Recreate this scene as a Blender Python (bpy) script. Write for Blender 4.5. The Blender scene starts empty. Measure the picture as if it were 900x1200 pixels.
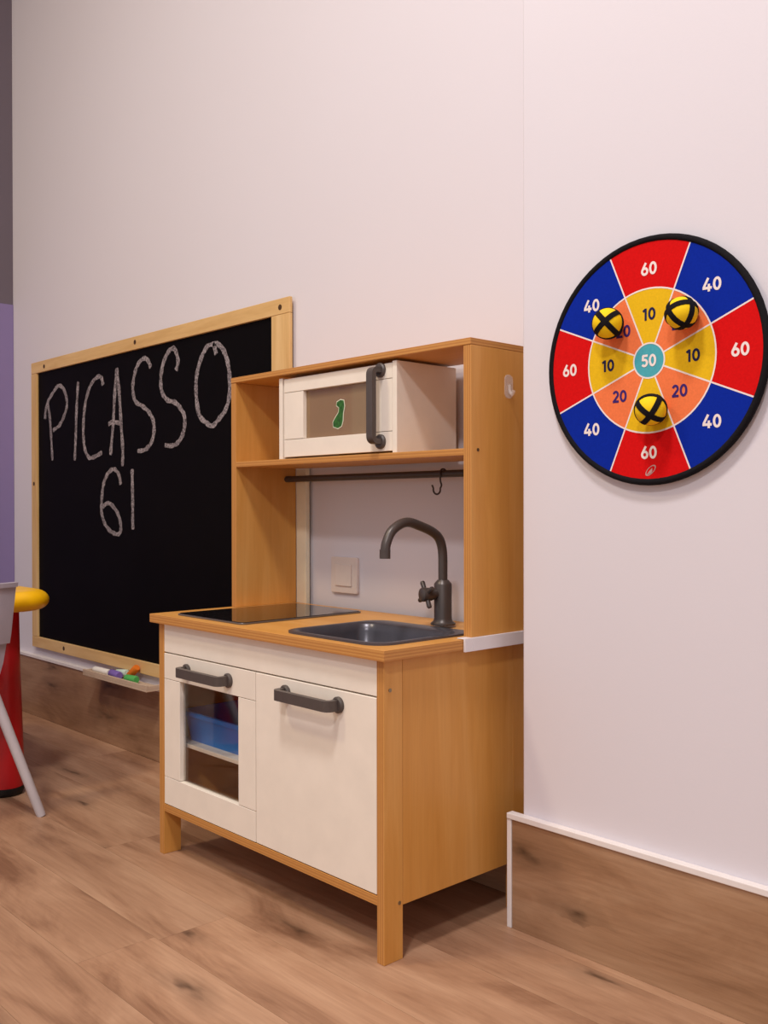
import bpy, bmesh, math, random
from mathutils import Vector, Matrix
random.seed(7)
S = bpy.context.scene
C = S.collection
PI = math.pi

# ---------------------------------------------------------------- camera
cam_d = bpy.data.cameras.new('camera'); cam = bpy.data.objects.new('camera', cam_d); C.objects.link(cam)
yaw, pitch, roll = 0.8235, 0.0068, -0.0018
fwd = Vector((-math.sin(yaw)*math.cos(pitch), math.cos(yaw)*math.cos(pitch), -math.sin(pitch)))
rgt = Vector((math.cos(yaw), math.sin(yaw), 0)); up = rgt.cross(fwd)
r2 = math.cos(roll)*rgt + math.sin(roll)*up; u2 = -math.sin(roll)*rgt + math.cos(roll)*up
m = Matrix.Identity(4)
for i in range(3): m[i][0], m[i][1], m[i][2] = r2[i], u2[i], -fwd[i]
m.translation = Vector((1.1326, -1.0482, 0.7344))
cam.matrix_world = m
cam_d.sensor_fit = 'VERTICAL'; cam_d.sensor_height = 36.0; cam_d.lens = 1139.33/1200*36
cam_d.clip_start = 0.01
S.camera = cam

# ---------------------------------------------------------------- world, lights, exposure
w = bpy.data.worlds.new('world'); S.world = w; w.use_nodes = True
bg = w.node_tree.nodes['Background']; bg.inputs[0].default_value = (1.0, 0.955, 0.97, 1); bg.inputs[1].default_value = 0.46
def area(name, loc, target, size, power, col):
    d = bpy.data.lights.new(name, 'AREA'); d.shape = 'DISK'; d.size = size; d.energy = power; d.color = col
    o = bpy.data.objects.new(name, d); C.objects.link(o); o.location = loc
    o.rotation_euler = (Vector(target)-Vector(loc)).to_track_quat('-Z', 'Y').to_euler()
    return o
area('ceiling_lamp_main', (0.45, -1.05, 3.36), (0.45, -1.05, 0), 0.40, 50, (1.0, 0.955, 0.93))
area('ceiling_lamp_far', (-1.1, -1.7, 3.36), (-1.1, -1.7, 0), 0.40, 33, (1.0, 0.86, 0.60))
area('ceiling_lamp_near', (1.8, -2.8, 3.36), (1.8, -2.8, 0), 0.40, 68, (1.0, 0.965, 0.96))
vs = S.view_settings
vs.view_transform = 'Standard'; vs.look = 'None'; vs.gamma = 1.0; vs.use_curve_mapping = False
vs.exposure = 0.10

# ---------------------------------------------------------------- materials
def srgb(r, g, b):
    f = lambda c: (c/255/12.92) if c/255 <= .04045 else ((c/255+.055)/1.055)**2.4
    return (f(r), f(g), f(b), 1)
class NT:
    def __init__(s, name):
        s.m = bpy.data.materials.new(name); s.m.use_nodes = True
        s.t = s.m.node_tree; s.b = s.t.nodes['Principled BSDF']
    def n(s, typ, **kw):
        x = s.t.nodes.new(typ)
        for k, v in kw.items(): setattr(x, k, v)
        return x
    def l(s, a, b): s.t.links.new(a, b)
    def coords(s, scale, rnd=True, kind='Object'):
        tc = s.n('ShaderNodeTexCoord'); mp = s.n('ShaderNodeMapping'); mp.inputs['Scale'].default_value = scale
        s.l(tc.outputs[kind], mp.inputs['Vector'])
        if not rnd: return mp.outputs[0]
        oi = s.n('ShaderNodeObjectInfo'); ad = s.n('ShaderNodeVectorMath', operation='MULTIPLY_ADD')
        cb = s.n('ShaderNodeCombineXYZ')
        for i in range(3): s.l(oi.outputs['Random'], cb.inputs[i])
        s.l(cb.outputs[0], ad.inputs[0]); ad.inputs[1].default_value = (37, 53, 71); s.l(mp.outputs[0], ad.inputs[2])
        return ad.outputs[0]
    def noise(s, vec, scale, detail=4, rough=.55, dist=0):
        x = s.n('ShaderNodeTexNoise'); x.inputs['Scale'].default_value = scale; x.inputs['Detail'].default_value = detail
        x.inputs['Roughness'].default_value = rough; x.inputs['Distortion'].default_value = dist
        s.l(vec, x.inputs['Vector']); return x.outputs['Fac']
    def ramp(s, fac, stops):
        x = s.n('ShaderNodeValToRGB'); e = x.color_ramp.elements
        while len(e) < len(stops): e.new(.5)
        for el, (p, c) in zip(e, stops): el.position = p; el.color = c
        s.l(fac, x.inputs[0]); return x.outputs[0]
    def mix(s, fac, a, b, blend='MIX'):
        x = s.n('ShaderNodeMix', data_type='RGBA', blend_type=blend)
        for v, i in ((fac, 0), (a, 6), (b, 7)):
            if hasattr(v, 'is_output'): s.l(v, x.inputs[i])
            else: x.inputs[i].default_value = v
        return x.outputs[2]
    def bump(s, h, strength=.1, dist=.001):
        x = s.n('ShaderNodeBump'); x.inputs['Strength'].default_value = strength; x.inputs['Distance'].default_value = dist
        s.l(h, x.inputs['Height']); s.l(x.outputs[0], s.b.inputs['Normal'])
    def base(s, c):
        if hasattr(c, 'is_output'): s.l(c, s.b.inputs['Base Color'])
        else: s.b.inputs['Base Color'].default_value = c
M = {}
def plain(name, col, rough=.5, spec=.5, var=0.06, metal=0, vscale=18):
    t = NT(name)
    v = t.coords((1, 1, 1)); f = t.noise(v, vscale)
    c2 = tuple(x*(1-var*2) for x in col[:3])+(1,); c1 = tuple(min(1, x*(1+var)) for x in col[:3])+(1,)
    t.base(t.ramp(f, [(.3, c2), (.7, c1)]))
    t.b.inputs['Roughness'].default_value = rough; t.b.inputs['Specular IOR Level'].default_value = spec
    t.b.inputs['Metallic'].default_value = metal
    t.bump(f, .05, .0006)
    M[name] = t.m; return t
# painted wall with faint unevenness
def wall(name, col, warm):
    t = NT(name); v = t.coords((1, 1, 1), False)
    f = t.noise(v, 1.6, 3); fine = t.noise(v, 240, 3, .6)
    t.base(t.mix(f, col, warm)); t.b.inputs['Roughness'].default_value = .72; t.b.inputs['Specular IOR Level'].default_value = .25
    t.bump(fine, .12, .0008); M[name] = t.m
wall('wall_paint', srgb(221, 216, 224), srgb(218, 212, 219))
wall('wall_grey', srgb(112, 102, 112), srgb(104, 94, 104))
wall('wall_lilac', srgb(140, 124, 168), srgb(132, 118, 162))
wall('ceiling_paint', srgb(236, 228, 226), srgb(232, 224, 222))
# birch plywood; grain along an axis
def ply(name, axis, c0, c1, c2):
    t = NT(name); sc = [9, 9, 9]; sc['xyz'.index(axis)] = 1.1
    v = t.coords(tuple(sc)); f = t.noise(v, 2.2, 5, .6, .6)
    sc2 = [160, 160, 160]; sc2['xyz'.index(axis)] = 7
    v2 = t.coords(tuple(sc2)); g = t.noise(v2, 1.0, 3, .6)
    c = t.ramp(f, [(.28, c0), (.5, c1), (.72, c2)])
    gg = t.ramp(g, [(.3, (.90, .88, .85, 1)), (.62, (1, 1, 1, 1))])
    c = t.mix(.55, c, gg, 'MULTIPLY')
    t.base(c); t.b.inputs['Roughness'].default_value = .42; t.b.inputs['Specular IOR Level'].default_value = .4
    t.bump(g, .06, .0005); M[name] = t.m
pc = (srgb(204, 142, 66), srgb(211, 151, 76), srgb(217, 160, 88))
for a in 'xyz': ply('ply_'+a, a, *pc)
pine = (srgb(206, 164, 104), srgb(222, 183, 124), srgb(232, 197, 142))
for a in 'xz': ply('pine_'+a, a, *pine)
# plywood edge, layers stacked along an axis
def edge(name, axis):
    t = NT(name); v = t.coords((1, 1, 1), False)
    sp = t.n('ShaderNodeSeparateXYZ'); t.l(v, sp.inputs[0])
    mm = t.n('ShaderNodeMath', operation='MULTIPLY'); mm.inputs[1].default_value = 1000*PI/2.6
    t.l(sp.outputs['XYZ'.index(axis.upper())], mm.inputs[0])
    sn = t.n('ShaderNodeMath', operation='SINE'); t.l(mm.outputs[0], sn.inputs[0])
    sc = [60, 60, 60]
    f = t.noise(t.coords(tuple(sc)), 1, 3)
    ad = t.n('ShaderNodeMath', operation='MULTIPLY_ADD'); t.l(f, ad.inputs[0]); ad.inputs[1].default_value = 1.2; t.l(sn.outputs[0], ad.inputs[2])
    t.base(t.ramp(ad.outputs[0], [(.0, srgb(200, 142, 74)), (.9, srgb(182, 122, 60))]))
    t.b.inputs['Roughness'].default_value = .6; M[name] = t.m
for a in 'xz': edge('ply_edge_'+a, a)
# laminate oak (planks run along x)
def oak(name, dark, mid, light, per=.5, axis2='y'):
    t = NT(name)
    f = t.noise(t.coords((1.3, 4.6, 4.6)), 1.7, 7, .60, .7)          # broad light and dark figure
    g = t.noise(t.coords((7, 190, 190)), 1.0, 3, .6, .15)              # fine pores
    w1 = t.noise(t.coords((1.5, 6, 6)), 1.0, 3, .5, .6)                # bends of the growth rings
    sp = t.n('ShaderNodeSeparateXYZ'); t.l(t.coords((1, 1, 1)), sp.inputs[0])
    m1 = t.n('ShaderNodeMath', operation='MULTIPLY'); t.l(sp.outputs[axis2.upper()], m1.inputs[0]); m1.inputs[1].default_value = 420
    m2 = t.n('ShaderNodeMath', operation='MULTIPLY_ADD'); t.l(w1, m2.inputs[0]); m2.inputs[1].default_value = 85; t.l(m1.outputs[0], m2.inputs[2])
    ws = t.n('ShaderNodeMath', operation='SINE'); t.l(m2.outputs[0], ws.inputs[0])
    # scattered knots: small dark eyes drawn out along the grain, only in some cells
    kc = t.coords((2.4, 7.5, 7.5)); wn = t.n('ShaderNodeTexNoise'); wn.inputs['Scale'].default_value = 2.6; wn.inputs['Detail'].default_value = 4; t.l(kc, wn.inputs['Vector'])
    wa = t.n('ShaderNodeVectorMath', operation='MULTIPLY_ADD'); t.l(wn.outputs['Color'], wa.inputs[0]); wa.inputs[1].default_value = (.55, .55, .55); t.l(kc, wa.inputs[2])
    vo = t.n('ShaderNodeTexVoronoi', voronoi_dimensions='2D'); vo.inputs['Scale'].default_value = 1.0
    s2 = t.n('ShaderNodeSeparateXYZ'); c2 = t.n('ShaderNodeCombineXYZ'); t.l(wa.outputs[0], s2.inputs[0])
    t.l(s2.outputs['X'], c2.inputs[0]); t.l(s2.outputs[axis2.upper()], c2.inputs[1]); t.l(c2.outputs[0], vo.inputs['Vector'])
    kn = t.ramp(vo.outputs['Distance'], [(.0, (.95, .95, .95, 1)), (.035, (.70, .70, .70, 1)), (.09, (.28, .28, .28, 1)), (.26, (0, 0, 0, 1))])
    sc_ = t.n('ShaderNodeSeparateColor'); t.l(vo.outputs['Color'], sc_.inputs[0])
    kn = t.mix(1, kn, t.ramp(sc_.outputs[0], [(.58, (0, 0, 0, 1)), (.72, (1, 1, 1, 1))]), 'MULTIPLY')
    c = t.ramp(f, [(.33, dark), (.47, mid), (.64, light)])
    c = t.mix(.42, c, t.ramp(g, [(.34, (.74, .70, .68, 1)), (.56, (1, 1, 1, 1))]), 'MULTIPLY')
    c = t.mix(.20, c, t.ramp(ws.outputs[0], [(.0, (.80, .76, .74, 1)), (.8, (1, 1, 1, 1))]), 'MULTIPLY')
    c = t.mix(kn, c, tuple(x*.34 for x in dark[:3])+(1,))
    oi = t.n('ShaderNodeObjectInfo'); tint = t.ramp(oi.outputs['Random'], [(0, (1-.22*per, 1-.24*per, 1-.26*per, 1)), (1, (1+.12*per, 1+.10*per, 1+.06*per, 1))])
    c = t.mix(1, c, tint, 'MULTIPLY')
    t.base(c); t.b.inputs['Roughness'].default_value = .46; t.b.inputs['Specular IOR Level'].default_value = .35
    t.bump(g, .12, .0006); M[name] = t.m
oak('oak_floor', srgb(138, 100, 76), srgb(174, 134, 106), srgb(192, 153, 124))
oak('oak_board', srgb(136, 100, 72), srgb(162, 124, 94), srgb(178, 142, 112), .3, 'z')
plain('white_paint', srgb(240, 229, 216), .38, .45, .02)
plain('pale_wood', srgb(206, 182, 160), .55, .3, .05)
plain('white_trim', srgb(232, 224, 222), .4, .4, .03)
plain('white_plastic', srgb(228, 222, 226), .32, .5, .02)
plain('cream_strip', srgb(244, 234, 208), .5, .4, .03)
plain('handle_grey', srgb(78, 69, 66), .42, .5, .05, 0, 60)
plain('dark_metal', srgb(74, 68, 68), .40, .5, .05, .3, 60)
plain('tap_grey', srgb(80, 71, 68), .36, .5, .04, .25, 60)
plain('sink_grey', srgb(84, 82, 90), .30, .5, .04, .45, 40)
plain('hob_glass', srgb(22, 18, 18), .06, .6, .02)
plain('hob_edge', srgb(120, 112, 108), .3, .5, .03, .5)
plain('dark_gap', srgb(74, 52, 40), .8, .2, .05)
plain('screw', srgb(150, 135, 110), .35, .5, .05, .8)
plain('screw_dark', srgb(86, 60, 36), .5, .4, .05, .3)
plain('board_black', srgb(8, 6, 7), .6, .07, .10, 0, 5)
plain('switch', srgb(226, 212, 206), .35, .45, .02)
plain('blue_plastic', srgb(20, 122, 214), .35, .5, .03)
plain('rubber', srgb(16, 14, 15), .6, .4, .05)
plain('red_plastic', srgb(178, 14, 24), .38, .5, .04)
plain('yellow_plastic', srgb(250, 190, 12), .35, .5, .03)
plain('chair_grey', srgb(176, 168, 180), .42, .45, .03)
plain('chair_leg', srgb(196, 188, 192), .36, .5, .03)
plain('chalk_white', srgb(236, 230, 224), .9, .1, .04)
plain('chalk_purple', srgb(128, 104, 178), .9, .1, .05)
plain('chalk_green', srgb(92, 178, 96), .9, .1, .05)
plain('chalk_orange', srgb(224, 120, 42), .9, .1, .05)
plain('chalk_mint', srgb(206, 226, 210), .9, .1, .05)
plain('felt_red', srgb(212, 20, 22), .9, .06, .05, 0, 300)
plain('felt_blue', srgb(14, 42, 156), .9, .06, .05, 0, 300)
plain('felt_yellow', srgb(230, 184, 26), .85, .15, .04, 0, 300)
plain('felt_orange', srgb(238, 122, 72), .85, .15, .04, 0, 300)
plain('felt_teal', srgb(76, 168, 182), .85, .15, .04, 0, 300)
plain('felt_black', srgb(24, 22, 26), .9, .15, .08, 0, 300)
plain('print_white', srgb(238, 224, 222), .8, .15, .02)
plain('print_navy', srgb(34, 34, 74), .8, .15, .02)
plain('print_purple', srgb(62, 38, 110), .8, .15, .02)
plain('print_silver', srgb(190, 150, 146), .6, .3, .02)
plain('ball_yellow', srgb(246, 206, 22), .7, .2, .03)
plain('sticker_green', srgb(50, 106, 42), .4, .4, .35, 0, 160)
plain('sticker_white', srgb(226, 226, 206), .4, .4, .02)
# chalk strokes: broken pale dust on the black board
t = NT('chalk_stroke'); v = t.coords((1, 1, 1)); f = t.noise(v, 210, 4, .7); f2 = t.noise(v, 30, 2)
a_ = t.ramp(f, [(.36, srgb(70, 65, 68)), (.60, srgb(176, 166, 170))])
b_ = t.ramp(f2, [(.3, (.66, .64, .66, 1)), (.7, (1, 1, 1, 1))])
t.base(t.mix(1, a_, b_, 'MULTIPLY')); t.b.inputs['Roughness'].default_value = .95; t.b.inputs['Specular IOR Level'].default_value = .05
M['chalk_stroke'] = t.m
# thin glazing: see-through with a mirror coat
def glazing(name, tint, gloss, film=None):
    t = NT(name); t.t.nodes.remove(t.b)
    tr = t.n('ShaderNodeBsdfTransparent'); tr.inputs[0].default_value = tint
    gl = t.n('ShaderNodeBsdfGlossy'); gl.inputs['Roughness'].default_value = .04; gl.inputs[0].default_value = (1, 1, 1, 1)
    fr = t.n('ShaderNodeLayerWeight'); pw = t.n('ShaderNodeMath', operation='POWER'); t.l(fr.outputs['Facing'], pw.inputs[0]); pw.inputs[1].default_value = 5
    mu = t.n('ShaderNodeMath', operation='MULTIPLY_ADD'); t.l(pw.outputs[0], mu.inputs[0]); mu.inputs[1].default_value = .9; mu.inputs[2].default_value = .045*gloss
    body = tr.outputs[0]
    if film:      # milky plastic: part of the light scatters in the sheet
        df = t.n('ShaderNodeBsdfDiffuse'); df.inputs[0].default_value = film; m0 = t.n('ShaderNodeMixShader'); m0.inputs[0].default_value = .5
        t.l(tr.outputs[0], m0.inputs[1]); t.l(df.outputs[0], m0.inputs[2]); body = m0.outputs[0]
    mx = t.n('ShaderNodeMixShader'); t.l(mu.outputs[0], mx.inputs[0]); t.l(body, mx.inputs[1]); t.l(gl.outputs[0], mx.inputs[2])
    t.l(mx.outputs[0], t.t.nodes['Material Output'].inputs[0]); M[name] = t.m
glazing('pane', (.93, .92, .90, 1), 1.0)
glazing('pane_tan', (.90, .80, .66, 1), 1.4, srgb(172, 142, 108))
t = plain('clear_plastic', srgb(238, 228, 224), .25, .5, .02); t.b.inputs['Alpha'].default_value = .28

# ---------------------------------------------------------------- mesh helpers
def link(name, bm, mats, parent=None, smooth=False, bevel=0, seg=2, angle=40):
    me = bpy.data.meshes.new(name)
    bmesh.ops.recalc_face_normals(bm, faces=bm.faces[:])
    bm.to_mesh(me); bm.free()
    for x in ([mats] if isinstance(mats, str) else mats): me.materials.append(M[x])
    o = bpy.data.objects.new(name, me); C.objects.link(o)
    if parent:
        o.parent = parent
        L = Vector((0, 0, 0)); p = parent
        while p: L += p.location; p = p.parent
        o.location = -L
    if smooth:
        me.polygons.foreach_set('use_smooth', [True]*len(me.polygons))
        md = o.modifiers.new('edge_split', 'EDGE_SPLIT'); md.split_angle = math.radians(angle)
    if bevel:
        md = o.modifiers.new('bevel', 'BEVEL'); md.width = bevel; md.segments = seg; md.limit_method = 'ANGLE'; md.angle_limit = math.radians(35)
    return o
def box(bm, x0, x1, y0, y1, z0, z1, edge=None):
    """edge: thin axis; the faces not along it get material slot 1"""
    v = [bm.verts.new((x, y, z)) for x in (x0, x1) for y in (y0, y1) for z in (z0, z1)]
    q = [((0, 1, 3, 2), 0), ((4, 6, 7, 5), 0), ((0, 4, 5, 1), 1), ((2, 3, 7, 6), 1), ((0, 2, 6, 4), 2), ((1, 5, 7, 3), 2)]
    for idx, ax in q:
        f = bm.faces.new([v[i] for i in idx])
        if edge is not None and 'xyz'[ax] != edge: f.material_index = 1
def bx(name, dims, mats, parent=None, bevel=.0008, edge=None):
    bm = bmesh.new(); box(bm, *dims, edge=edge)
    return link(name, bm, mats, parent, bevel=bevel)
def frame_of(d):
    d = d.normalized(); a = Vector((0, 0, 1)) if abs(d.z) < .9 else Vector((0, 1, 0))
    u = d.cross(a).normalized(); return u, d.cross(u).normalized()
def tube(bm, pts, rad, n=16, cap=True):
    pts = [Vector(p) for p in pts]; rad = rad if hasattr(rad, '__len__') else [rad]*len(pts)
    rings = []; u = None
    for i, p in enumerate(pts):
        d = (pts[min(i+1, len(pts)-1)]-pts[max(i-1, 0)]).normalized()
        if u is None: u, v = frame_of(d)
        else:
            u = (u-d*u.dot(d)).normalized(); v = d.cross(u)
        rings.append([bm.verts.new(p+rad[i]*(math.cos(2*PI*k/n)*u+math.sin(2*PI*k/n)*v)) for k in range(n)])
    for a, b in zip(rings, rings[1:]):
        for k in range(n): bm.faces.new((a[k], a[(k+1) % n], b[(k+1) % n], b[k]))
    if cap: bm.faces.new(rings[0]); bm.faces.new(rings[-1])
def prism(bm, poly, plane, a, b):
    """poly of 2D points in a plane ('xy','xz','yz'), extruded from a to b along the third axis"""
    def P(p, h):
        return {'xy': (p[0], p[1], h), 'xz': (p[0], h, p[1]), 'yz': (h, p[0], p[1])}[plane]
    A = [bm.verts.new(P(p, a)) for p in poly]; B = [bm.verts.new(P(p, b)) for p in poly]
    bm.faces.new(A); bm.faces.new(B)
    n = len(poly)
    for i in range(n): bm.faces.new((A[i], A[(i+1) % n], B[(i+1) % n], B[i]))
def smooth_path(pts, k=6, closed=False):
    P = [Vector(p) for p in pts]; out = []; n = len(P)
    for i in range(n-1):
        p0, p1, p2, p3 = P[max(i-1, 0)], P[i], P[i+1], P[min(i+2, n-1)]
        for j in range(k):
            s = j/k
            out.append(.5*((2*p1)+(p2-p0)*s+(2*p0-5*p1+4*p2-p3)*s*s+(3*p1-p0-3*p2+p3)*s**3))
    out.append(P[-1]); return out
def rrect(x0, x1, y0, y1, r, n=8):
    o = []
    for cx, cy, a in ((x1-r, y1-r, 0), (x0+r, y1-r, 90), (x0+r, y0+r, 180), (x1-r, y0+r, 270)):
        for k in range(n+1):
            t_ = math.radians(a+90*k/n); o.append((cx+r*math.cos(t_), cy+r*math.sin(t_)))
    return o
def empty(name, loc, label=None, cat=None, group=None):
    o = bpy.data.objects.new(name, None); C.objects.link(o); o.location = loc; o.empty_display_size = .05
    return tag(o, label, cat, group)
def tag(o, label, cat, group=None):
    if label: o['label'] = label
    if cat: o['category'] = cat
    if group: o['group'] = group
    return o
def struct(o, label=None, cat=None):
    o['kind'] = 'structure'; return tag(o, label, cat)

# ---------------------------------------------------------------- setting
YB = 0.380          # back wall face
YW = 0.270          # projecting wall face
XW = 0.063          # corner of the projecting wall
XL = -2.405         # left wall face
H = 3.40
struct(bx('wall_back', (XL, XW, YB, .50, 0, H), 'wall_paint', None, 0), 'pinkish white painted wall behind the chalkboard and toy kitchen', 'wall')
struct(bx('wall_right', (XW, 3.2, YW, .50, 0, H), 'wall_paint', None, .003), 'white wall projecting beside the toy kitchen, with the dartboard', 'wall')
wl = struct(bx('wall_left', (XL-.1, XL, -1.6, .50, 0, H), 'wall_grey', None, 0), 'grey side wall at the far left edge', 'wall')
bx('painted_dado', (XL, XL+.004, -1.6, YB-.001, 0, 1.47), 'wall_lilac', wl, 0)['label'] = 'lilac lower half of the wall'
struct(bx('ceiling', (XL, 3.2, -3.4, YB, H, H+.08), 'ceiling_paint', None, 0), 'plain white ceiling above the room', 'ceiling')
fl = struct(bx('floor', (XL, 3.2, -3.4, .50, -.06, -.008), 'dark_gap', None, 0), 'oak look laminate plank floor', 'floor')
# laminate planks, running along the wall
seams = [-.354-.14*k for k in range(21, 0, -1)] + [-.354, -.214, -.074, .106, .236, .366]
joint = {-.354: -.345, -.214: -.33, -.074: -.80, .106: .45, .236: -.25}
unit = bmesh.new(); box(unit, 0, 1, 0, 1, -1, 0)
ume = bpy.data.meshes.new('plank'); bmesh.ops.recalc_face_normals(unit, faces=unit.faces[:]); unit.to_mesh(ume); unit.free(); ume.materials.append(M['oak_floor'])
meshes = {}
for y0, y1 in zip(seams, seams[1:]):
    j = joint.get(round(y0, 3), random.uniform(-.6, .6)); Lp = 1.28
    x = j
    while x > XL: x -= Lp
    while x < 3.2:
        a, b = max(x, XL), min(x+Lp, 3.2)
        if b-a > .02:
            bm = bmesh.new(); g_ = .00022
            box(bm, a+g_, b-g_, y0+g_, y1-g_, -.0079, 0)
            link('plank', bm, 'oak_floor', fl)
        x += Lp
# baseboards
bb = struct(bx('baseboard_back', (XL+.004, XW-.03, YB-.014, YB, 0, .203), 'oak_board', None, .001), 'wood look baseboard under the chalkboard', 'baseboard')
bx('cap_strip', (XL+.004, XW-.03, YB-.018, YB, .203, .213), 'white_trim', bb, .001)['label'] = 'white cap strip'
br = struct(bx('baseboard_right', (XW-.015, 3.2, YW-.012, YW, 0, .190), 'oak_board', None, .0008), 'tall wood look baseboard with white edging under the dartboard wall', 'baseboard')
bx('cap_strip', (XW-.024, 3.2, YW-.016, YW, .190, .2), 'white_trim', br, .0012)['label'] = 'white cap strip'
bx('end_strip', (XW-.025, XW-.0155, YW-.014, YW, 0, .1895), 'white_trim', br, .0012)['label'] = 'white upright end strip'

# ---------------------------------------------------------------- toy kitchen
K = empty('toy_kitchen', (-.35, .18, 0), 'birch plywood play kitchen with white doors, grey handles and a tap', 'toy kitchen')
W0, T, LW = -.700, .017, .0415
ZT0, ZT1 = .488, .506          # worktop
D1 = .360
PLY = ('ply_z', 'ply_edge_x')
def part(name, dims, mats, edge=None, bevel=.0009): return bx(name, dims, mats, K, bevel, edge)
for xa, xb in ((W0, W0+T), (-T, 0)):
    part('leg', (xa, xb, 0, LW, 0, ZT0), PLY, 'x')
    part('leg', (xa, xb, D1-LW, D1, 0, ZT0), PLY, 'x')
    part('base_side', (xa, xb, LW+.0004, D1-LW-.0004, .0873, ZT0), PLY, 'x', .0003)
# screws on the right side
for y, z in ((.0136, .4387), (.0336, .0924)):
    bm = bmesh.new(); tube(bm, [(-.001, y, z), (.0008, y, z)], .0032, 12); link('screw', bm, 'screw', K, True)
XI0, XI1 = W0+T, -T
part('bottom_rail', (XI0, XI1, .001, .017, .0913, .1065), ('ply_x', 'ply_edge_z'), 'z')
part('bottom_panel', (XI0, XI1, .0172, D1-.006, .0925, .1055), ('ply_x', 'ply_edge_z'), 'z')
part('divider', (-.357, -.345, .024, D1-.01, .1057, ZT0), 'white_paint')
part('back_panel', (XI0, XI1, D1-.009, D1-.003, .1057, ZT0), 'ply_x')
part('fascia', (XI0+.0005, XI1-.0005, .002, .016, .4275, ZT0-.0005), 'white_paint')
# worktop with an opening for the sink
SX0, SX1, SY0, SY1 = -.284, -.020, .006, .246
bm = bmesh.new()
wo = [(-.7165, -.0133), (.0146, -.0133), (.0146, D1), (-.7165, D1)]
hole = rrect(SX0+.008, SX1-.008, SY0+.008, SY1-.008, .035, 8)
def ringface(bm, z, mat):
    ov = [bm.verts.new((x, y, z)) for x, y in wo]; hv = [bm.verts.new((x, y, z)) for x, y in hole]
    es = [bm.edges.new((ov[i], ov[(i+1) % 4])) for i in range(4)]+[bm.edges.new((hv[i], hv[(i+1) % len(hv)])) for i in range(len(hv))]
    r = bmesh.ops.triangle_fill(bm, use_beauty=True, edges=es)
    return ov, hv
o1, h1 = ringface(bm, ZT0, 0); o2, h2 = ringface(bm, ZT1, 0)
for A, B in ((o1, o2), (h1, h2)):
    for i in range(len(A)):
        f = bm.faces.new((A[i], A[(i+1) % len(A)], B[(i+1) % len(A)], B[i])); f.material_index = 1
link('worktop', bm, ('ply_x', 'ply_edge_z'), K, bevel=.001)
# sink: pressed tray with a wide rim
bm = bmesh.new(); prof = [(0, .0), (.0, .0035), (.004, .0045), (.012, .004), (.0165, .001), (.020, -.012), (.026, -.045), (.036, -.058), (.06, -.0615)]
loops = []
for i_, dz in prof:
    r_ = max(.006, .040-i_*.55)
    pts = rrect(SX0+i_, SX1-i_, SY0+i_, SY1-i_ - (.028 if .010 < i_ else 0), r_, 8)
    loops.append([bm.verts.new((x, y, ZT1+dz)) for x, y in pts])
for A, B in zip(loops, loops[1:]):
    for i in range(len(A)): bm.faces.new((A[i], A[(i+1) % len(A)], B[(i+1) % len(A)], B[i]))
bm.faces.new(loops[-1])
link('sink', bm, 'sink_grey', K, True, angle=60)
# hob: dark glass plate with a pale rim
bm = bmesh.new(); prism(bm, rrect(-.652, -.412, .012, .322, .012, 5), 'xy', ZT1+.0002, ZT1+.0034)
hb = link('hob', bm, 'hob_edge', K, bevel=.0008)
bm = bmesh.new(); prism(bm, rrect(-.649, -.415, .015, .319, .010, 5), 'xy', ZT1+.0034, ZT1+.0046)
link('hob_glass', bm, 'hob_glass', hb, bevel=.0005)
# tap
tx, ty = -.130, .272
def lathe_z(bm, x, y, prof, n=28):
    R = [[bm.verts.new((x+r*math.cos(2*PI*k/n), y+r*math.sin(2*PI*k/n), z)) for k in range(n)] for r, z in prof]
    for A, B in zip(R, R[1:]):
        for k in range(n): bm.faces.new((A[k], A[(k+1) % n], B[(k+1) % n], B[k]))
    bm.faces.new(R[0]); bm.faces.new(R[-1])
z0 = ZT1+.0045
bm = bmesh.new(); lathe_z(bm, tx, ty, [(.0235, z0), (.0235, z0+.003), (.0185, z0+.007), (.0168, z0+.012), (.0168, z0+.076), (.0158, z0+.078), (.0105, z0+.084)])
tap = link('tap', bm, 'tap_grey', K, True)
bm = bmesh.new()
sp = smooth_path([(tx, ty, z0+.07), (tx, ty, .61), (tx, ty-.001, .648), (tx, ty-.010, .672), (tx, ty-.030, .686), (tx, ty-.062, .697), (tx, ty-.088, .7035), (tx, ty-.110, .7005), (tx, ty-.132, .688), (tx, ty-.144, .669), (tx, ty-.1475, .655), (tx, ty-.148, .648)], 5)
tube(bm, sp, .0088, 20)
tube(bm, [(tx, ty-.148, .656), (tx, ty-.1482, .640)], .0098, 20)
link('spout', bm, 'tap_grey', tap, True)
bm = bmesh.new(); hz = z0+.058
ax = Vector((-.25, -.97, 0)).normalized(); e1 = Vector((-ax.y, ax.x, 0)); e2 = Vector((0, 0, 1)); k0 = Vector((tx, ty, hz))
tube(bm, [k0+ax*.012, k0+ax*.018, k0+ax*.028, k0+ax*.042, k0+ax*.046, k0+ax*.048], [.0085, .0095, .0125, .0135, .0125, .0085], 20)
hc = k0+ax*.037
for k in range(4):
    a = math.radians(30+90*k); d = e1*math.cos(a)+e2*math.sin(a)
    tube(bm, [hc+d*.006, hc+d*.0245, hc+d*.027], [.0042, .0047, .0036], 12)
link('cross_knob', bm, 'tap_grey', tap, True)
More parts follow.
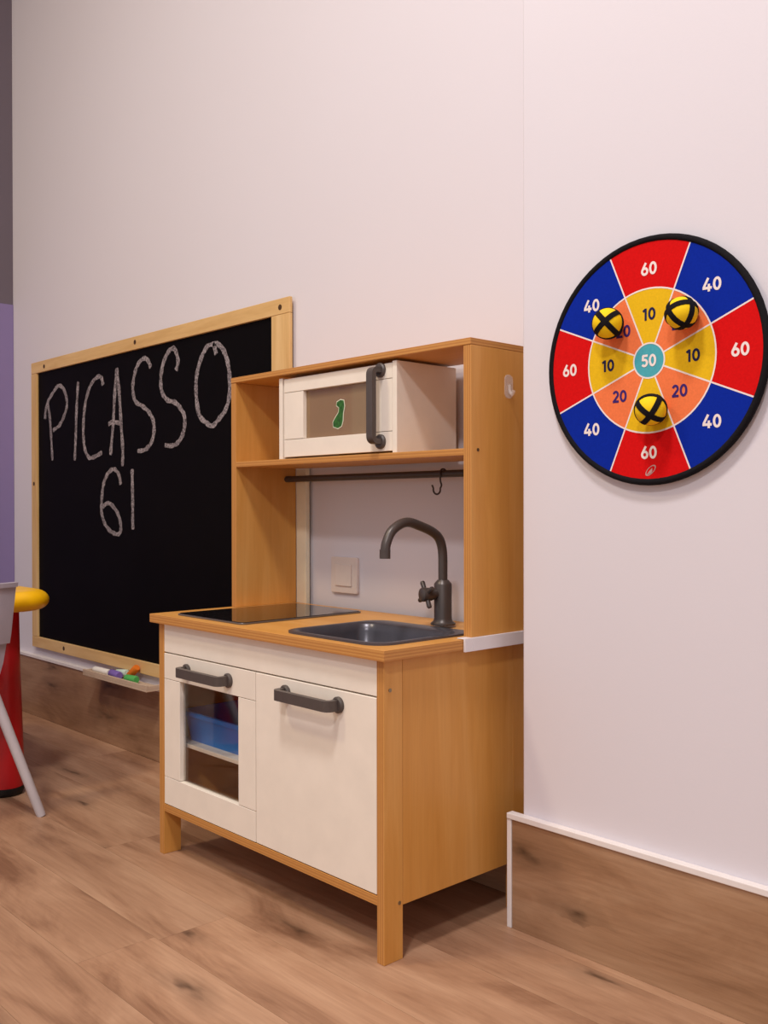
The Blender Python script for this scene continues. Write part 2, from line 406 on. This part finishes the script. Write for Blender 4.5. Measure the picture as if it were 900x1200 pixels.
# bow handles
def u_outline(a, b, out, th, r, n=6):
    """closed outline, in (along, out) coordinates, of a flat bow between a and b"""
    pts = [(a-th/2, 0)]
    for k in range(n+1):
        t_ = PI+ -PI/2*k/n; pts.append((a-th/2+r+r*math.cos(t_), out-r+r*math.sin(t_)))
    for k in range(n+1):
        t_ = PI/2-PI/2*k/n; pts.append((b+th/2-r+r*math.cos(t_), out-r+r*math.sin(t_)))
    pts += [(b+th/2, 0), (b-th/2, 0)]
    ri = max(r-th, .003)
    for k in range(n+1):
        t_ = PI/2*k/n; pts.append((b-th/2-ri+ri*math.cos(t_), out-th-ri+ri*math.sin(t_)))
    for k in range(n+1):
        t_ = PI/2+PI/2*k/n; pts.append((a+th/2+ri+ri*math.cos(t_), out-th-ri+ri*math.sin(t_)))
    pts.append((a+th/2, 0)); return pts
def handle(parent, a, b, c, y, vertical=False):
    bm = bmesh.new(); ol = u_outline(a, b, .030, .010, .014)
    if vertical: prism(bm, [(y-q, p) for p, q in ol], 'yz', c-.0085, c+.0085)
    else: prism(bm, [(p, y-q) for p, q in ol], 'xy', c-.0092, c+.0092)
    for p in (a, b):
        A = (c, y, p) if vertical else (p, y, c)
        A = Vector(A); tube(bm, [A+Vector((0, .0002, 0)), A+Vector((0, -.004, 0)), A+Vector((0, -.0062, 0))], [.0140, .0140, .0115], 20)
    return link('handle', bm, 'handle_grey', parent, True, bevel=.0012, angle=38)
# oven door: rails, stiles, pane
DZ0, DZ1 = .1085, .4250
GX = -.3515
def framed_door(name, x0, x1, z0, z1, wx0, wx1, wz0, wz1, y0, y1, parent, pane='pane'):
    g = .0005
    bm = bmesh.new()
    box(bm, x0, x1, y0, y1, wz1+g, z1); box(bm, x0, x1, y0, y1, z0, wz0-g)
    box(bm, x0, wx0, y0, y1, wz0+g, wz1-g); box(bm, wx1, x1, y0, y1, wz0+g, wz1-g)
    d = link(name, bm, 'white_paint', parent, bevel=.0007)
    bx('pane', (wx0-.0, wx1+.0, y0+.009, y0+.0105, wz0-.0, wz1+.0), pane, d, 0)['label'] = 'clear window pane'
    return d
od = framed_door('oven_door', XI0+.002, GX-.001, DZ0, DZ1, -.6195, -.4080, .166, .3715, .001, .015, K)
od['label'] = 'white oven door with a window'
handle(od, -.590, -.440, .3985, .001)
cd = part('cupboard_door', (GX+.001, XI1-.002, .001, .015, DZ0, DZ1), 'white_paint', None, .0012)
handle(cd, -.258, -.112, .4005, .001)
part('oven_shelf', (XI0, -.3575, .022, D1-.012, .232, .240), 'white_paint')
# upper unit
YU, ZU, XU0, XU1, TU = .1905, 1.0215, -.7105, .0147, .0175
part('upper_side', (XU0, XU0+TU, YU, D1, ZT1, ZU-.012), PLY, 'x')
us = part('upper_side', (XU1-TU, XU1, YU, D1, ZT1, ZU-.012), PLY, 'x')
bm = bmesh.new(); tube(bm, [(XU1-.001, .2082, .8299), (XU1+.0007, .2082, .8299)], .003, 12); link('screw', bm, 'screw_dark', us, True)
part('top_panel', (XU0, XU1, YU-.001, D1, ZU-.0118, ZU), ('ply_x', 'ply_edge_z'), 'z')
part('shelf', (XU0+TU, XU1-TU, YU, D1, .8205, .8325), ('ply_x', 'ply_edge_z'), 'z')
part('back_strip', (XU0+TU+.0005, -.6565, D1+.0005, D1+.012, ZT1-.02, .820), 'cream_strip')['label'] = 'cream upright strip at the back'
bm = bmesh.new(); tube(bm, [(XU0+TU, .333, .796), (XU1-TU, .333, .796)], .0072, 16); link('hanging_rail', bm, 'dark_metal', K, True)
# microwave box and its door
MX0, MX1, MZ0, MZ1, MY = -.541, -.177, .8327, 1.0045, .198
bm = bmesh.new()
bm.free()
part('microwave_back', (MX0+.012, MX1-.012, D1-.006, D1, MZ0, MZ1), 'ply_x')
for xa in (MX0, MX1-.012): part('microwave_side', (xa, xa+.012, MY, D1, MZ0, MZ1), 'white_paint')
md = framed_door('microwave_door', MX0+.0165, MX1-.0135, MZ0+.004, MZ1-.003, -.4595, -.2480, .8735, .9725, MY+.001, MY+.013, K, 'pane_tan')
md['label'] = 'white microwave door with a window'
handle(md, .855, .990, -.2215, MY+.001, True)
# small cut-out sticker on the pane
def blob(pts, grow):
    cx = sum(p[0] for p in pts)/len(pts); cz = sum(p[1] for p in pts)/len(pts); o = []
    n = len(pts)
    for i in range(n):
        a, b = Vector(pts[i-1]), Vector(pts[(i+1) % n]); d = (b-a).normalized(); o.append((pts[i][0]+d.y*grow, pts[i][1]-d.x*grow))
    return o
sk = [(-.372, .893), (-.358, .889), (-.347, .893), (-.343, .903), (-.342, .918), (-.338, .932), (-.340, .943), (-.350, .945), (-.361, .941), (-.362, .935), (-.354, .930), (-.356, .920), (-.366, .910), (-.373, .902)]
bm = bmesh.new(); prism(bm, blob(sk, .0018), 'xz', MY+.0096, MY+.0099); st = link('sticker', bm, 'sticker_white', md); st['label'] = 'small green cut-out sticker with pale border'
bm = bmesh.new(); prism(bm, sk, 'xz', MY+.0092, MY+.0096); link('sticker_print', bm, 'sticker_green', st)
# white plastic edge guard over the rear right edge of the worktop
bm = bmesh.new()
prism(bm, [(XU1-.014, ZT1+.0005), (XU1-.014, ZT1+.0022), (XU1+.0048, ZT1+.0022), (XU1+.0048, ZT0-.003), (XU1+.0008, ZT0-.003), (XU1+.0008, ZT1+.0005)], 'xz', .170, .1902)
prism(bm, [(XU1+.0008, ZT1+.0022), (XU1+.0048, ZT1+.0022), (XU1+.0048, ZT0-.003), (XU1+.0008, ZT0-.003)], 'xz', .1902, .352)
link('edge_guard', bm, 'white_plastic', K, bevel=.0006)['label'] = 'white plastic edge guard'

# things on and in the kitchen
bm = bmesh.new()
def bin_ring(i, z): return [bm.verts.new((x, y, z)) for x, y in rrect(-.6755+i, -.372-i, .034+i, .300-i, .02, 5)]
zb = .2402
L_ = [bin_ring(.012, zb), bin_ring(.004, zb+.052), bin_ring(.0, zb+.053), bin_ring(.0, zb+.062), bin_ring(.006, zb+.062), bin_ring(.015, zb+.003)]
for A, B in zip(L_, L_[1:]):
    for i in range(len(A)): bm.faces.new((A[i], A[(i+1) % len(A)], B[(i+1) % len(A)], B[i]))
bm.faces.new(L_[0]); bm.faces.new(L_[-1])
tag(link('storage_bin', bm, 'blue_plastic', None, True), 'blue plastic bin on the shelf behind the oven window', 'bin')
bm = bmesh.new()
hx, hy, hz_ = -.189, .333, .796
pts = []
for k in range(13):
    a = math.radians(-60+240*k/12); pts.append((hx+.0095*math.cos(a)*0.25, hy-.0095*math.cos(a), hz_+.0095*math.sin(a)))
pts = pts[::-1]
pts = [(hx+.002, hy-.0095*math.cos(math.radians(a)), hz_+.0095*math.sin(math.radians(a))) for a in range(200, -30, -20)]
pts += [(hx, hy-.006, hz_-.014), (hx, hy-.003, hz_-.022)]
pts += [(hx-.002, hy-.004-.010+.010*math.cos(math.radians(a)), hz_-.030+.010*math.sin(math.radians(a))) for a in range(10, -200, -20)]
pts += [(hx-.003, hy-.0265, hz_-.022)]
tube(bm, smooth_path(pts, 3), .0018, 10)
tag(link('s_hook', bm, 'dark_metal', None, True), 'small dark metal hook hanging on the rail above the tap', 'hook')
ah = empty('adhesive_hook', (XU1, .289, .945), 'clear plastic adhesive hook stuck to the upper right side of the toy kitchen', 'hook')
bm = bmesh.new(); prism(bm, rrect(.278, .300, .924, .966, .009, 5), 'yz', XU1+.0002, XU1+.002); link('back_plate', bm, 'clear_plastic', ah, bevel=.0005)
bm = bmesh.new(); tube(bm, smooth_path([(XU1+.002, .289, .948), (XU1+.004, .289, .936), (XU1+.009, .289, .931), (XU1+.013, .289, .937)], 4), .0032, 12); link('prong', bm, 'clear_plastic', ah, True)

# ---------------------------------------------------------------- wall switch
sw = empty('light_switch', (-.534, YB, .578), 'square white light switch on the wall behind the hob', 'light switch')
bm = bmesh.new(); prism(bm, rrect(-.579, -.4895, .5370, .6180, .004, 4), 'xz', YB-.008, YB-.0002); link('frame', bm, 'switch', sw, bevel=.0015)
bm = bmesh.new(); prism(bm, rrect(-.562, -.5065, .5530, .6020, .002, 3), 'xz', YB-.0112, YB-.008); link('rocker', bm, 'switch', sw, bevel=.0012)

# ---------------------------------------------------------------- chalkboard
CB = empty('chalkboard', (-1.42, YB, .245), 'large pine framed chalkboard on the wall with white chalk writing', 'chalkboard')
FX0, FX1, FZ0, FZ1 = -2.208, -.7201, .2430, 1.2335
BX0, BX1, BZ0, BZ1 = -2.164, -.7931, .2800, 1.1950
YF, YP = .3625, .370
bx('writing_panel', (BX0-.012, BX1+.012, YP, YB-.002, BZ0-.012, BZ1+.012), 'board_black', CB, 0)['label'] = 'black writing surface'
bx('frame_rail', (FX0, FX1, YF, YP+.002, BZ1, FZ1), 'pine_x', CB, .0015)
bx('frame_rail', (FX0, FX1, YF, YP+.002, FZ0, BZ0), 'pine_x', CB, .0015)
bx('frame_stile', (FX0, BX0, YF, YP+.002, BZ0+.0005, BZ1-.0005), 'pine_z', CB, .0015)
bx('frame_stile', (BX1, FX1, YF, YP+.002, BZ0+.0005, BZ1-.0005), 'pine_z', CB, .0015)
for x, z in ((-2.10, 1.212), (-1.468, 1.2165), (-2.187, .812), (-1.955, .2615), (-.757, 1.212)):
    bm = bmesh.new(); tube(bm, [(x, YF+.001, z), (x, YF-.0006, z)], .007, 12); link('screw', bm, 'screw_dark', CB, True)
chalk = {
'chalk_letter_p': [[(-2.11, 1.033), (-2.103, 1.066), (-2.084, 1.092), (-2.052, 1.114), (-2.006, 1.137), (-1.97, 1.128), (-1.945, 1.099), (-1.939, 1.067), (-1.96, 1.034), (-1.996, 1.005), (-2.048, 0.99)], [(-2.087, 1.083), (-2.071, 1.037), (-2.061, 0.969), (-2.051, 0.889)]] ,
'chalk_letter_i': [[(-1.855, 1.138), (-1.867, 1.058), (-1.875, 0.959), (-1.883, 0.883)]] ,
'chalk_letter_c': [[(-1.684, 1.11), (-1.691, 1.131), (-1.717, 1.14), (-1.763, 1.121), (-1.796, 1.082), (-1.815, 1.028), (-1.82, 0.969), (-1.811, 0.921), (-1.783, 0.89), (-1.747, 0.889), (-1.691, 0.901)]] ,
'chalk_letter_a': [[(-1.593, 1.154), (-1.606, 1.086), (-1.618, 0.986), (-1.636, 0.891)], [(-1.593, 1.154), (-1.579, 1.084), (-1.567, 0.983), (-1.557, 0.902), (-1.56, 0.854)], [(-1.648, 0.986), (-1.622, 0.991), (-1.563, 0.984)]] ,
'chalk_letter_s': [[(-1.388, 1.134), (-1.403, 1.155), (-1.427, 1.165), (-1.462, 1.152), (-1.486, 1.119), (-1.494, 1.081), (-1.479, 1.044), (-1.439, 1.027), (-1.401, 1.007), (-1.374, 0.978), (-1.372, 0.944), (-1.39, 0.914), (-1.425, 0.898), (-1.468, 0.896)]] ,
'chalk_letter_s ': [[(-1.249, 1.111), (-1.238, 1.135), (-1.249, 1.164), (-1.266, 1.175), (-1.295, 1.164), (-1.321, 1.133), (-1.332, 1.093), (-1.325, 1.058), (-1.296, 1.033), (-1.253, 1.022), (-1.222, 1.001), (-1.204, 0.978), (-1.208, 0.942), (-1.233, 0.914), (-1.268, 0.903), (-1.311, 0.906)]] ,
'chalk_letter_o': [[(-1.054, 1.161), (-1.09, 1.158), (-1.123, 1.126), (-1.143, 1.082), (-1.144, 1.032), (-1.13, 0.98), (-1.097, 0.957), (-1.065, 0.946), (-1.033, 0.963), (-1.002, 0.985), (-0.984, 1.025), (-0.986, 1.083), (-1.002, 1.126), (-1.026, 1.152), (-1.054, 1.161), (-1.046, 1.133)]] ,
'chalk_digit_six': [[(-1.571, 0.799), (-1.581, 0.827), (-1.608, 0.846), (-1.639, 0.842), (-1.669, 0.821), (-1.687, 0.79), (-1.696, 0.742), (-1.696, 0.715), (-1.679, 0.684), (-1.646, 0.66), (-1.607, 0.649), (-1.58, 0.651), (-1.571, 0.672), (-1.585, 0.705), (-1.617, 0.731), (-1.653, 0.743), (-1.69, 0.731)]] ,
'chalk_digit_one': [[(-1.5, 0.844), (-1.499, 0.792), (-1.497, 0.742), (-1.498, 0.691), (-1.496, 0.664)]] ,
}
for nm, strokes in chalk.items():
    bm = bmesh.new()
    for si, st_ in enumerate(strokes):
        path = smooth_path([(x, z) for x, z in st_], 8); prev = None; n = len(path)
        yy = YP-.0006-.0002*si
        for i, p in enumerate(path):
            d = path[min(i+1, n-1)]-path[max(i-1, 0)]; d = Vector((d[0], d[1])).normalized(); nr = Vector((-d.y, d.x))
            w_ = (.0062+.0022*abs(nr.x))*(1+.14*math.sin(i*.9+si)+random.uniform(-.10, .10))
            if i in (0, n-1): w_ *= .7
            q = Vector((p[0], p[1]))
            cur = (bm.verts.new((q.x+nr.x*w_, yy, q.y+nr.y*w_)), bm.verts.new((q.x-nr.x*w_, yy, q.y-nr.y*w_)))
            if prev: bm.faces.new((prev[0], prev[1], cur[1], cur[0]))
            prev = cur
    link(nm.strip(), bm, 'chalk_stroke', CB)
# chalk tray
bm = bmesh.new()
TX0, TX1, TY0 = -1.690, -1.300, .302
box(bm, TX0, TX1, TY0, YF-.0005, .2145, .2205); box(bm, TX0, TX1, TY0, TY0+.007, .2205, .233)
box(bm, TX0, TX0+.006, TY0+.007, YF-.0005, .2205, .231); box(bm, TX1-.006, TX1, TY0+.007, YF-.0005, .2205, .231)
link('chalk_tray', bm, 'pale_wood', CB, bevel=.001)
# sticks of chalk lying in the tray
def stick(nm, a, b, r, mat, label, tip=None):
    bm = bmesh.new(); a, b = Vector(a), Vector(b); tube(bm, [a, a.lerp(b, .06), a.lerp(b, .94), b], [r*.8, r, r, r*.82], 12)
    o = link(nm, bm, mat, None, True); return tag(o, label, 'chalk', 'pieces of chalk in the tray')
zt = .2205
stick('chalk_stick', (-1.675, .333, zt+.010), (-1.585, .336, zt+.010), .0098, 'chalk_white', 'white chalk stick, leftmost in the tray under the chalkboard')
stick('chalk_stick', (-1.560, .330, zt+.0125), (-1.500, .326, zt+.0125), .0122, 'chalk_purple', 'purple chalk stub in the tray under the chalkboard')
stick('chalk_stick', (-1.560, .349, zt+.0115), (-1.500, .350, zt+.0180), .0105, 'chalk_mint', 'pale chalk stub lying behind the purple one')
stick('chalk_stick', (-1.480, .346, zt+.0115), (-1.440, .351, zt+.042), .0106, 'chalk_orange', 'orange chalk piece leaning against the chalkboard frame')
stick('chalk_stick', (-1.455, .324, zt+.0120), (-1.405, .330, zt+.0120), .0115, 'chalk_green', 'green chalk stub, rightmost in the tray under the chalkboard')

# ---------------------------------------------------------------- dartboard
DC = Vector((.3190, 0, .9545)); DR = .1895
YD = YW-.013
DB = empty('dartboard', (DC.x, YW, DC.z-DR), 'round fabric dartboard in red, blue, yellow and orange on the wall', 'dartboard')
def arc(r, a0, a1, n): return [(DC.x+r*math.cos(math.radians(a0+(a1-a0)*k/n)), DC.z+r*math.sin(math.radians(a0+(a1-a0)*k/n))) for k in range(n+1)]
bm = bmesh.new(); prism(bm, arc(DR-.003, 0, 360, 72)[:-1], 'xz', YD+.001, YW-.0005); link('backing', bm, 'felt_black', DB)
bm = bmesh.new()
ring = [Vector((x, YD+.003, z)) for x, z in arc(DR-.0045, 0, 360, 72)[:-1]]
n = len(ring); rr = []
for i, p in enumerate(ring):
    d = Vector((p.x-DC.x, 0, p.z-DC.z)).normalized()
    rr.append([bm.verts.new(p+d*.0055*math.cos(2*PI*k/10)+Vector((0, 1, 0))*.0058*math.sin(2*PI*k/10)) for k in range(10)])
for i in range(n):
    for k in range(10): bm.faces.new((rr[i][k], rr[i][(k+1) % 10], rr[(i+1) % n][(k+1) % 10], rr[(i+1) % n][k]))
link('rim', bm, 'felt_black', DB, True)['label'] = 'black bound rim'
R0, R1, R2 = .0265, .110, .1822
def sector(r0, r1, a0, a1, mat):
    bm = bmesh.new(); n = 10; pa, pb = arc(r0, a0, a1, n), arc(r1, a0, a1, n)
    prism(bm, pb+pa[::-1], 'xz', YD, YD+.001)
    return link('sector', bm, mat, DB)
def ell(cx, cz, rx, rz, a0, a1, n=22): return [(cx+rx*math.cos(math.radians(a0+(a1-a0)*k/n)), cz+rz*math.sin(math.radians(a0+(a1-a0)*k/n))) for k in range(n+1)]
GLYPH = {  # stroke centre lines in a box one unit high
 '0': (.66, [ell(.33, .5, .235, .40, 0, 360, 36)]),
 '1': (.46, [[(.05, .74), (.30, .90)], [(.30, .97), (.30, .0)]]),
 '2': (.60, [ell(.29, .66, .205, .235, 165, -28, 18)+[(.10, .10)], [(.0, .09), (.58, .09)]]),
 '4': (.72, [[(.42, 1.0), (.06, .34)], [(-.03, .27), (.70, .27)], [(.47, .56), (.47, .0)]]),
 '5': (.60, [[(.56, .91), (.10, .91)], [(.14, .95), (.11, .50)], ell(.27, .345, .225, .245, 128, -150, 22)]),
 '6': (.64, [ell(.32, .33, .225, .235, 0, 360, 30), [(.42, .98), (.25, .68), (.12, .44)]]),
}
def number(txt, x, z, size, mat, parent):
    bm = bmesh.new(); hh = size*.72; th = .096
    W_ = sum(GLYPH[c][0] for c in txt)+.07*(len(txt)-1); cur = -W_/2; lay = 0
    for c in txt:
        wd, strokes = GLYPH[c]
        for st in strokes:
            closed = (Vector(st[0])-Vector(st[-1])).length < 1e-4; pts = [Vector(p) for p in (st[:-1] if closed else st)]; n = len(pts); prev = first = None
            for i in range(n):
                a = pts[(i-1) % n] if closed or i else pts[i]; b = pts[(i+1) % n] if closed or i < n-1 else pts[i]
                d = (b-a).normalized(); nr = Vector((-d.y, d.x))*th
                v = [bm.verts.new((x+(cur+q.x)*hh, YD-.0004-.00003*lay, z+(q.y-.5)*hh)) for q in (pts[i]+nr, pts[i]-nr)]
                if prev: bm.faces.new((prev[0], prev[1], v[1], v[0]))
                first = first or v; prev = v
            if closed: bm.faces.new((prev[0], prev[1], first[1], first[0]))
            lay += 1
        cur += wd+.07
    return link('number', bm, mat, parent)
for k in range(8):
    a = k*45; d = Vector((math.cos(math.radians(a)), math.sin(math.radians(a))))
    even = k % 2 == 0
    s_ = sector(R1, R2, a-22.5, a+22.5, 'felt_red' if even else 'felt_blue')
    number('60' if even else '40', DC.x+d.x*.147, DC.z+d.y*(.140), .0275, 'print_white', s_)
    s2 = sector(R0, R1, a-22.5, a+22.5, 'felt_yellow' if even else 'felt_orange')
    number('10' if even else '20', DC.x+d.x*(.0735 if k != 3 else .064), DC.z+d.y*.071, .0265, 'print_navy' if even else 'print_purple', s2)
bm = bmesh.new(); prism(bm, arc(R0, 0, 360, 40)[:-1], 'xz', YD, YD+.001); bl = link('bullseye', bm, 'felt_teal', DB)
number('50', DC.x, DC.z, .0265, 'print_white', bl)
def annulus(bm, r, w_, y):
    A = [bm.verts.new((x, y, z)) for x, z in arc(r-w_/2, 0, 360, 64)[:-1]]; B = [bm.verts.new((x, y, z)) for x, z in arc(r+w_/2, 0, 360, 64)[:-1]]
    for i in range(64): bm.faces.new((A[i], A[(i+1) % 64], B[(i+1) % 64], B[i]))
for r_ in (R0, R1):
    bm = bmesh.new(); annulus(bm, r_, .0024, YD-.0003); link('ring_line', bm, 'print_white', DB)
for k in range(8):
    a = math.radians(22.5+45*k); d = Vector((math.cos(a), 0, math.sin(a))); s_ = Vector((-d.z, 0, d.x))*.0012
    bm = bmesh.new(); c0 = Vector((DC.x, YD-.0002, DC.z))
    bm.faces.new([bm.verts.new(p) for p in (c0+d*R0+s_, c0+d*R2+s_, c0+d*R2-s_, c0+d*R0-s_)]); link('divider_line', bm, 'print_white', DB)
# small oval emblem under the lowest number
bm = bmesh.new(); ex, ez = DC.x+.003, DC.z-.1675
def oval(s, n=28):
    o = []
    for k in range(n):
        t_ = 2*PI*k/n; u, v = .0112*s*math.cos(t_), .0052*s*math.sin(t_); c_, s1 = math.cos(.72), math.sin(.72)
        o.append((ex+u*c_-v*s1, ez+u*s1+v*c_))
    return o
A = [bm.verts.new((x, YD-.0003, z)) for x, z in oval(1)]; B = [bm.verts.new((x, YD-.0003, z)) for x, z in oval(.80)]
for i in range(28): bm.faces.new((A[i], A[(i+1) % 28], B[(i+1) % 28], B[i]))
bm.faces.new([bm.verts.new((ex+x, YD-.0004, ez+z)) for x, z in ((-.0068, -.0066), (.0012, -.0042), (.0030, -.0012), (.0030, .0038), (-.0020, -.0006))])
link('emblem', bm, 'print_silver', DB)
# hook-and-loop balls stuck to the board
def ball(px, pz, src, view, twist, label):
    r = .0235; c = Vector((px, YD-.0004-r*.97, pz))
    root = empty('dart_ball', c, label, 'ball', 'balls on the dartboard')
    bm = bmesh.new(); bmesh.ops.create_uvsphere(bm, u_segments=24, v_segments=16, radius=r); bmesh.ops.translate(bm, verts=bm.verts, vec=c)
    link('ball_core', bm, 'ball_yellow', root, True, angle=180)
    vw = Vector(view).normalized(); Rm = (Matrix.Rotation(math.radians(twist), 3, vw) @ Vector(src).normalized().rotation_difference(vw).to_matrix())
    for ax_ in range(3):
        bm = bmesh.new(); u, v, wv_ = [Rm @ Vector(q) for q in (((1, 0, 0), (0, 1, 0), (0, 0, 1)), ((0, 1, 0), (0, 0, 1), (1, 0, 0)), ((0, 0, 1), (1, 0, 0), (0, 1, 0)))[ax_]]
        rings = []
        for k in range(36):
            d = u*math.cos(2*PI*k/36)+v*math.sin(2*PI*k/36)
            rings.append([bm.verts.new(c+d*R_+wv_*h_) for R_, h_ in ((r*.97, -.0044), (r*1.035, -.0040), (r*1.05, 0), (r*1.035, .0040), (r*.97, .0044))])
        for k in range(36):
            A, B = rings[k], rings[(k+1) % 36]
            for j in range(4): bm.faces.new((A[j], A[j+1], B[j+1], B[j]))
        link('fuzzy_band', bm, 'felt_black', root, True)
ball(.2605, 1.0161, (1, 0, 0), (.38, -.88, -.02), 42, 'yellow ball with black crossed bands, leftmost on the dartboard')
ball(.3872, 1.0138, (1, 1, 1), (.52, -.84, -.12), 38, 'yellow ball with black bands, upper right of the bullseye on the dartboard')
ball(.3364, .8770, (1, 0, 0), (.45, -.80, -.50), 72, 'yellow ball with black bands below the bullseye, lowest of the three')

# ---------------------------------------------------------------- children's table
TB = empty('kids_table', (-1.62, -.36, 0), "children's table with thick yellow top and red legs at the left edge", 'table')
CX1, CY1 = -1.240, .030
bm = bmesh.new(); R_ = .09; hz = .0255; zc = .4945; X0, Y0 = CX1-.72, CY1-.72
loops = []
for k in range(13):
    t_ = -PI/2+PI*k/12; ins = .028*(1-math.cos(t_)); z = zc+hz*math.sin(t_)
    loops.append([bm.verts.new((x, y, z)) for x, y in rrect(X0+ins, CX1-ins, Y0+ins, CY1-ins, R_-ins*.5, 8)])
for A, B in zip(loops, loops[1:]):
    for i in range(len(A)): bm.faces.new((A[i], A[(i+1) % len(A)], B[(i+1) % len(A)], B[i]))
bm.faces.new(loops[0]); bm.faces.new(loops[-1])
link('tabletop', bm, 'yellow_plastic', TB, True, angle=60)
for x, y in ((CX1-.105, CY1-.105), (X0+.105, CY1-.105), (CX1-.105, Y0+.105), (X0+.105, Y0+.105)):
    bm = bmesh.new(); lathe_z(bm, x, y, [(.0475, .022), (.0480, .04), (.0445, .15), (.0385, .34), (.0360, .471)])
    lg = link('leg', bm, 'red_plastic', TB, True)
    bm = bmesh.new(); lathe_z(bm, x, y, [(.036, 0), (.0435, .003), (.0478, .011), (.0482, .0225)]); link('foot', bm, 'rubber', lg, True)['label'] = 'black rubber foot'

# ---------------------------------------------------------------- children's chair
CH = empty('kids_chair', (-1.31, -.296, 0), "grey plastic children's chair with splayed legs at the left edge", 'chair')
yc = -.296
def shell(name, rows, th, mat, cols=14):
    """rows: (half width, x at centre, wrap depth at the edges, z)"""
    bm = bmesh.new(); g = []
    for s in (0, 1):
        grid = []
        for hw, x, wrap, z in rows:
            line = []
            for k in range(cols+1):
                q = -1+2*k/cols
                line.append(bm.verts.new((x-wrap*abs(q)**2.4-(th if s else 0), yc+hw*q, z)))
            grid.append(line)
        g.append(grid)
    for s in (0, 1):
        for A, B in zip(g[s], g[s][1:]):
            for k in range(cols): bm.faces.new((A[k], A[k+1], B[k+1], B[k]))
    a, b = g
    for k in range(cols):
        bm.faces.new((a[0][k], a[0][k+1], b[0][k+1], b[0][k])); bm.faces.new((a[-1][k], a[-1][k+1], b[-1][k+1], b[-1][k]))
    for i in range(len(rows)-1):
        for k in (0, cols): bm.faces.new((a[i][k], a[i+1][k], b[i+1][k], b[i][k]))
    return link(name, bm, mat, CH, True, bevel=.002)
shell('backrest', [(.172, -1.150, .035, .406), (.174, -1.146, .035, .43), (.179, -1.140, .035, .50), (.182, -1.136, .035, .541)], .014, 'chair_grey')
shell('backrest_rim', [(.184, -1.131, .035, .5415), (.185, -1.130, .035, .552)], .024, 'chair_grey')
shell('back_support', [(.136, -1.172, .02, .285), (.146, -1.165, .025, .32), (.158, -1.160, .03, .36), (.166, -1.156, .034, .405)], .012, 'chair_grey')
bm = bmesh.new()
sl = []
for ins, z in ((.012, .276), (.0, .282), (.0, .292), (.01, .298), (.05, .290)):
    sl.append([bm.verts.new((x, y, z)) for x, y in rrect(-1.475+ins, -1.178-ins, yc-.150+ins, yc+.150-ins, .06, 6)])
for A, B in zip(sl, sl[1:]):
    for i in range(len(A)): bm.faces.new((A[i], A[(i+1) % len(A)], B[(i+1) % len(A)], B[i]))
bm.faces.new(sl[0]); bm.faces.new(sl[-1])
link('seat', bm, 'chair_grey', CH, True)
for sx in (1, -1):
    for sy in (1, -1):
        top = Vector((-1.312+.142*sx, yc+.128*sy, .290)); bot = Vector((-1.312+.206*sx, yc+.214*sy, 0))
        bm = bmesh.new(); tube(bm, [top+Vector((0, 0, .0)), top.lerp(bot, .05), top.lerp(bot, .97), bot], [.0125, .0125, .0110, .0100], 14)
        link('leg', bm, 'chair_leg', CH, True)
